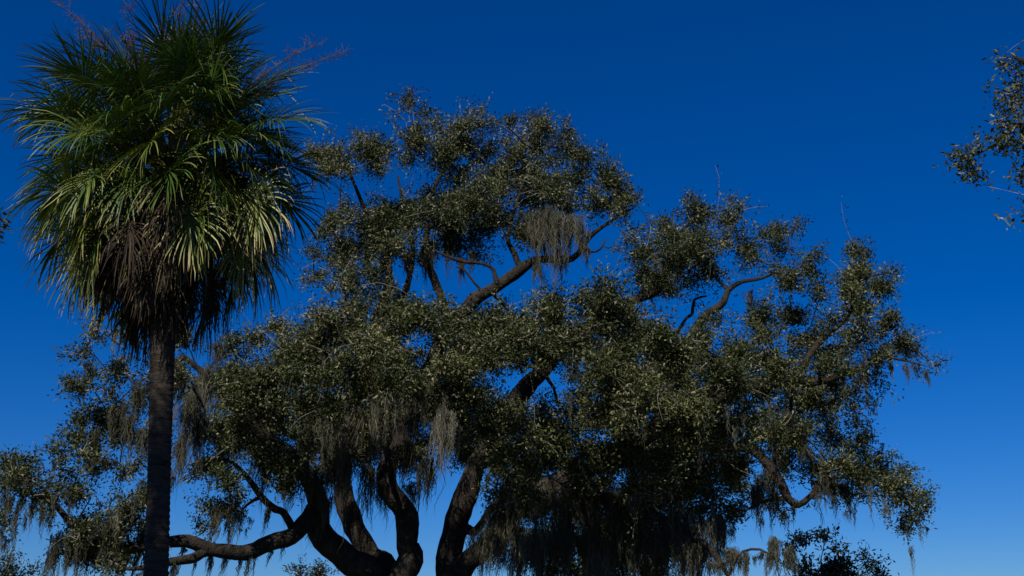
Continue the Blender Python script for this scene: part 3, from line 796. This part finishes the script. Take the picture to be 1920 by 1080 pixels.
def flower_stalk(az, el, L, zoff=0.15):
    org = np.array([axis_x(HUB[2] + zoff), PY, HUB[2] + zoff])
    h = np.array([math.cos(az), math.sin(az), 0.0])
    n = 14
    els = el - R(34) * np.linspace(0, 1, n) ** 2
    P = [org + h * 0.1]
    for k in range(n - 1):
        P.append(P[-1] + (h * math.cos(els[k]) + np.array([0, 0, math.sin(els[k])])) * L / (n - 1))
    P = np.array(P)
    mb = MB()
    tube(mb, P, np.linspace(0.016, 0.004, n), 5)
    f = unit(np.gradient(P, axis=0))
    for k in range(26):
        t = 0.45 + 0.55 * k / 26
        j = min(n - 2, int(t * (n - 1)))
        p = P[j] + (P[j + 1] - P[j]) * (t * (n - 1) - j)
        d = unit(f[j] * 0.8 + rng.standard_normal(3) * 0.6)
        l = rng.uniform(0.18, 0.42) * (1.25 - 0.7 * t)
        Q = curve_between(p, p + d * l, 4, 0.05, 0.0)
        tube(mb, Q, np.array([.005, .004, .0035, .002]), 3, cap=False)
        for m_ in range(7):
            q0 = Q[rng.integers(1, 4)]
            e = unit(d * 0.7 + rng.standard_normal(3) * 0.7)
            tube(mb, np.array([q0, q0 + e * rng.uniform(0.06, 0.15)]), np.array([.003, .0018]), 3, cap=False)
    mb.build('flower_stalk', M_STALK, palm)
for az, el, L in ((R(168), R(50), 3.15), (R(200), R(63), 3.1), (R(12), R(58), 3.25), (R(-8), R(43), 3.2), (R(95), R(80), 3.0), (R(-60), R(78), 2.9), (R(-110), R(66), 2.5), (R(-125), R(55), 2.2), (R(140), R(70), 2.9), (R(-100), R(48), 2.0), (R(-75), R(60), 2.4)):
    flower_stalk(az, el, L)
print('palm', time.time() - T0)

# ------------------------------------------------------------------ oak reaching in from the right
def side_tree(name, foot, label, limbs, clumps, cover, leaf=(0.098, 0.044)):
    root = thing(name, foot, label, 'tree')
    t = Tree(root, leaf=leaf)
    for i, rows in enumerate(limbs):
        t.limb('trunk' if i == 0 else 'limb', np.array(rows), 12 if i == 0 else 9)
    t.grow(clumps, cover=cover)
    t.finish()
    return t
RX, RY = 13.6, 17.5
rl = [[(RX, RY, -.2, .6), (RX, RY, .5, .45), (RX - .1, RY, 2.5, .38), (RX - .2, RY, 4.8, .32), (RX, RY, 7, .25), (RX + .3, RY, 9.5, .16), (RX + .3, RY, 12, .06)],
      [(RX - .2, RY, 4.8, .2), (RX - 1.5, RY - .3, 7, .17), (RX - 3.0, RY - .3, 8.6, .13), (RX - 4.4, RY, 9.6, .09), *[tuple(r) for r in px_pts([(1915, 235, 17.2, .05), (1870, 270, 17.2, .03), (1830, 290, 17.2, .015)])]],
      [(RX - .1, RY, 6.8, .16), (RX - 1.6, RY, 9, .13), (RX - 3.2, RY, 11, .09), *[tuple(r) for r in px_pts([(1925, 120, 17.4, .04), (1900, 100, 17.4, .02)])]],
      [(RX, RY, 5.5, .2), (RX + 2, RY + .6, 7.5, .15), (RX + 3.8, RY + 1, 9.2, .08)],
      [(RX, RY, 5.0, .2), (RX + .6, RY - 2, 7, .15), (RX + 1, RY - 3.8, 8.6, .08)],
      [(RX, RY, 5.2, .2), (RX - .2, RY + 2, 7.5, .15), (RX - .6, RY + 4, 9.4, .08)]]
rb = []
for (x, y, rx, ry, f, Y) in [(1898, 108, 24, 34, .8, 17.4), (1918, 160, 20, 30, .9, 17.3), (1892, 190, 34, 26, 1, 17.2), (1925, 215, 30, 34, 1, 17.3), (1868, 240, 26, 22, .8, 17.2), (1835, 285, 24, 18, .8, 17.2), (1805, 296, 20, 12, .6, 17.1), (1880, 275, 30, 20, .9, 17.2),
                             (1828, 325, 6, 22, .4, 17.2), (1922, 285, 24, 30, .9, 17.3), (1912, 340, 14, 20, .7, 17.2), (1930, 385, 14, 26, .7, 17.2), (1970, 170, 40, 50, 1, 17.5), (1980, 280, 40, 60, 1, 17.4)]:
    s = Y / F
    rb.append((at(x, y, Y), (rx * s, .5 * (rx + ry) * s * 1.2, ry * s), f * 1.5))
for k in range(60):
    d = unit(rng.standard_normal((1, 3)))[0]
    p = np.array([RX + .8, RY, 10.2]) + d * np.array([4.2, 3.8, 3.0]) * rng.uniform(0.5, 1)
    if p[0] - 0.9 < 0.485 * (p[1] * math.cos(PITCH) + (p[2] - 1.6) * math.sin(PITCH)) + .15:
        continue
    rb.append((p, (1.0, 1.0, .75), .8))
side_tree('live_oak', (RX, RY, 0), 'moss-free oak whose leafy branch tips stand alone against open sky, away from the palm', rl, rb, 0.9)

# ------------------------------------------------------------------ oak on the left, its shade falls on the lower palm trunk
LX, LY = -8.4, 6.6
tipc = at(-26, 412, 13.6)
ll = [[(LX, LY, -.2, .6), (LX, LY, .5, .42), (LX + .1, LY, 3, .34), (LX, LY, 6, .27), (LX - .2, LY, 9, .18), (LX, LY, 11.8, .05)],
      [(LX, LY, 4.2, .18), (LX + .1, LY + 2.2, 5.0, .14), (LX + .8, LY + 4.8, 5.7, .08), (*(tipc + np.array([-.5, -.25, -.05])), .02)],
      [(LX, LY, 6, .16), (LX + 1.2, LY - .4, 8.5, .12), (LX + 2.0, LY - .3, 10.5, .06)],
      [(LX, LY, 6, .16), (LX - 1.6, LY + .6, 8, .12), (LX - 3, LY + 1, 9.5, .06)],
      [(LX, LY, 6.4, .15), (LX - .4, LY - 1.8, 8.4, .1), (LX - .8, LY - 3, 9.8, .05)]]
lb = []
lb.append((tipc, (.19, .25, .30), .8))
lb.append((tipc + np.array([-.35, -.2, .05]), (.35, .35, .3), .8))
for k in range(64):
    d = unit(rng.standard_normal((1, 3)))[0]
    p = np.array([LX, LY, 9.0]) + d * np.array([3.3, 3.3, 3.3]) * rng.uniform(0.45, 1)
    if p[0] + 1.0 > -0.485 * (p[1] * math.cos(PITCH) + (p[2] - 1.6) * math.sin(PITCH)) - 1.1:
        continue
    lb.append((p, (1.0, 1.0, .8), .9))
side_tree('live_oak', (LX, LY, 0), 'oak beyond the palm fronds showing only a wispy branch tip', ll, lb, 0.6)
m_ = MB()
moss_mesh(m_, tipc + np.array([.03, 0, .05]), .42, .10, 60, .5)
tag(m_.build('spanish_moss', M_MOSS), 'wisp of moss on the branch tip across the sky gap beside the palm fronds', 'moss')

# ------------------------------------------------------------------ small dark trees low beyond the oak
def small_tree(px, Y, top_py, clumps, label, leaf, seed_h=0.0):
    c = at(px, top_py, Y)
    root = thing('evergreen_tree', (c[0], Y, 0), label, 'tree', 'small trees beyond the oak')
    t = Tree(root, M_DARKLEAF, leaf)
    H = c[2]
    t.limb('trunk', np.array([(c[0], Y, -.15, .16), (c[0], Y, .4, .11), (c[0] + .05, Y, H * .5, .08), (c[0], Y, H * .8, .04)]), 8)
    bl = []
    for (x, y, rx, ry, f) in clumps:
        s = Y / F
        bl.append((at(x, y, Y) + np.array([0, rng.uniform(-.5, .5), 0]), (rx * s, .5 * (rx + ry) * s * 1.3, ry * s), f))
    low = [b for b in bl]
    for k in range(5):
        a = rng.uniform(0, 6.28)
        bl.append((np.array([c[0] + .6 * math.cos(a), Y + .6 * math.sin(a), H * rng.uniform(.35, .6)]), (.6, .6, .5), .9))
    t.grow(bl, cover=1.7)
    t.finish()
small_tree(1535, 33, 1000, [(1500, 1000, 26, 16, .6), (1545, 1008, 24, 14, .6), (1480, 1022, 18, 16, .5), (1572, 1028, 18, 18, .6), (1540, 1050, 46, 32, 1.5), (1520, 1085, 50, 30, 1.6), (1575, 1070, 26, 28, 1.3), (1555, 1110, 50, 30, 1.5)],
           'small dark broad-leaved tree between the oak moss and a lower round bush', (0.15, 0.065))
small_tree(1625, 34, 1050, [(1630, 1052, 26, 18, .8), (1612, 1075, 26, 18, 1), (1648, 1078, 20, 16, .7), (1630, 1110, 34, 22, 1.2)],
           'lowest round-topped bush farthest out beside the taller dark broad-leaved tree', (0.13, 0.055))
small_tree(580, 42, 1060, [(580, 1062, 26, 14, .9), (560, 1078, 22, 12, .9), (605, 1078, 24, 14, .9), (580, 1100, 40, 18, 1.1)],
           'dark bush showing between the low sweeping limb and the forked oak stems', (0.11, 0.05))
small_tree(18, 30, 1055, [(10, 1058, 26, 20, .8), (40, 1072, 20, 12, .7), (12, 1090, 40, 22, 1)],
           'low bush under the outermost branch tip past the palm', (0.10, 0.045))
print('done', time.time() - T0)
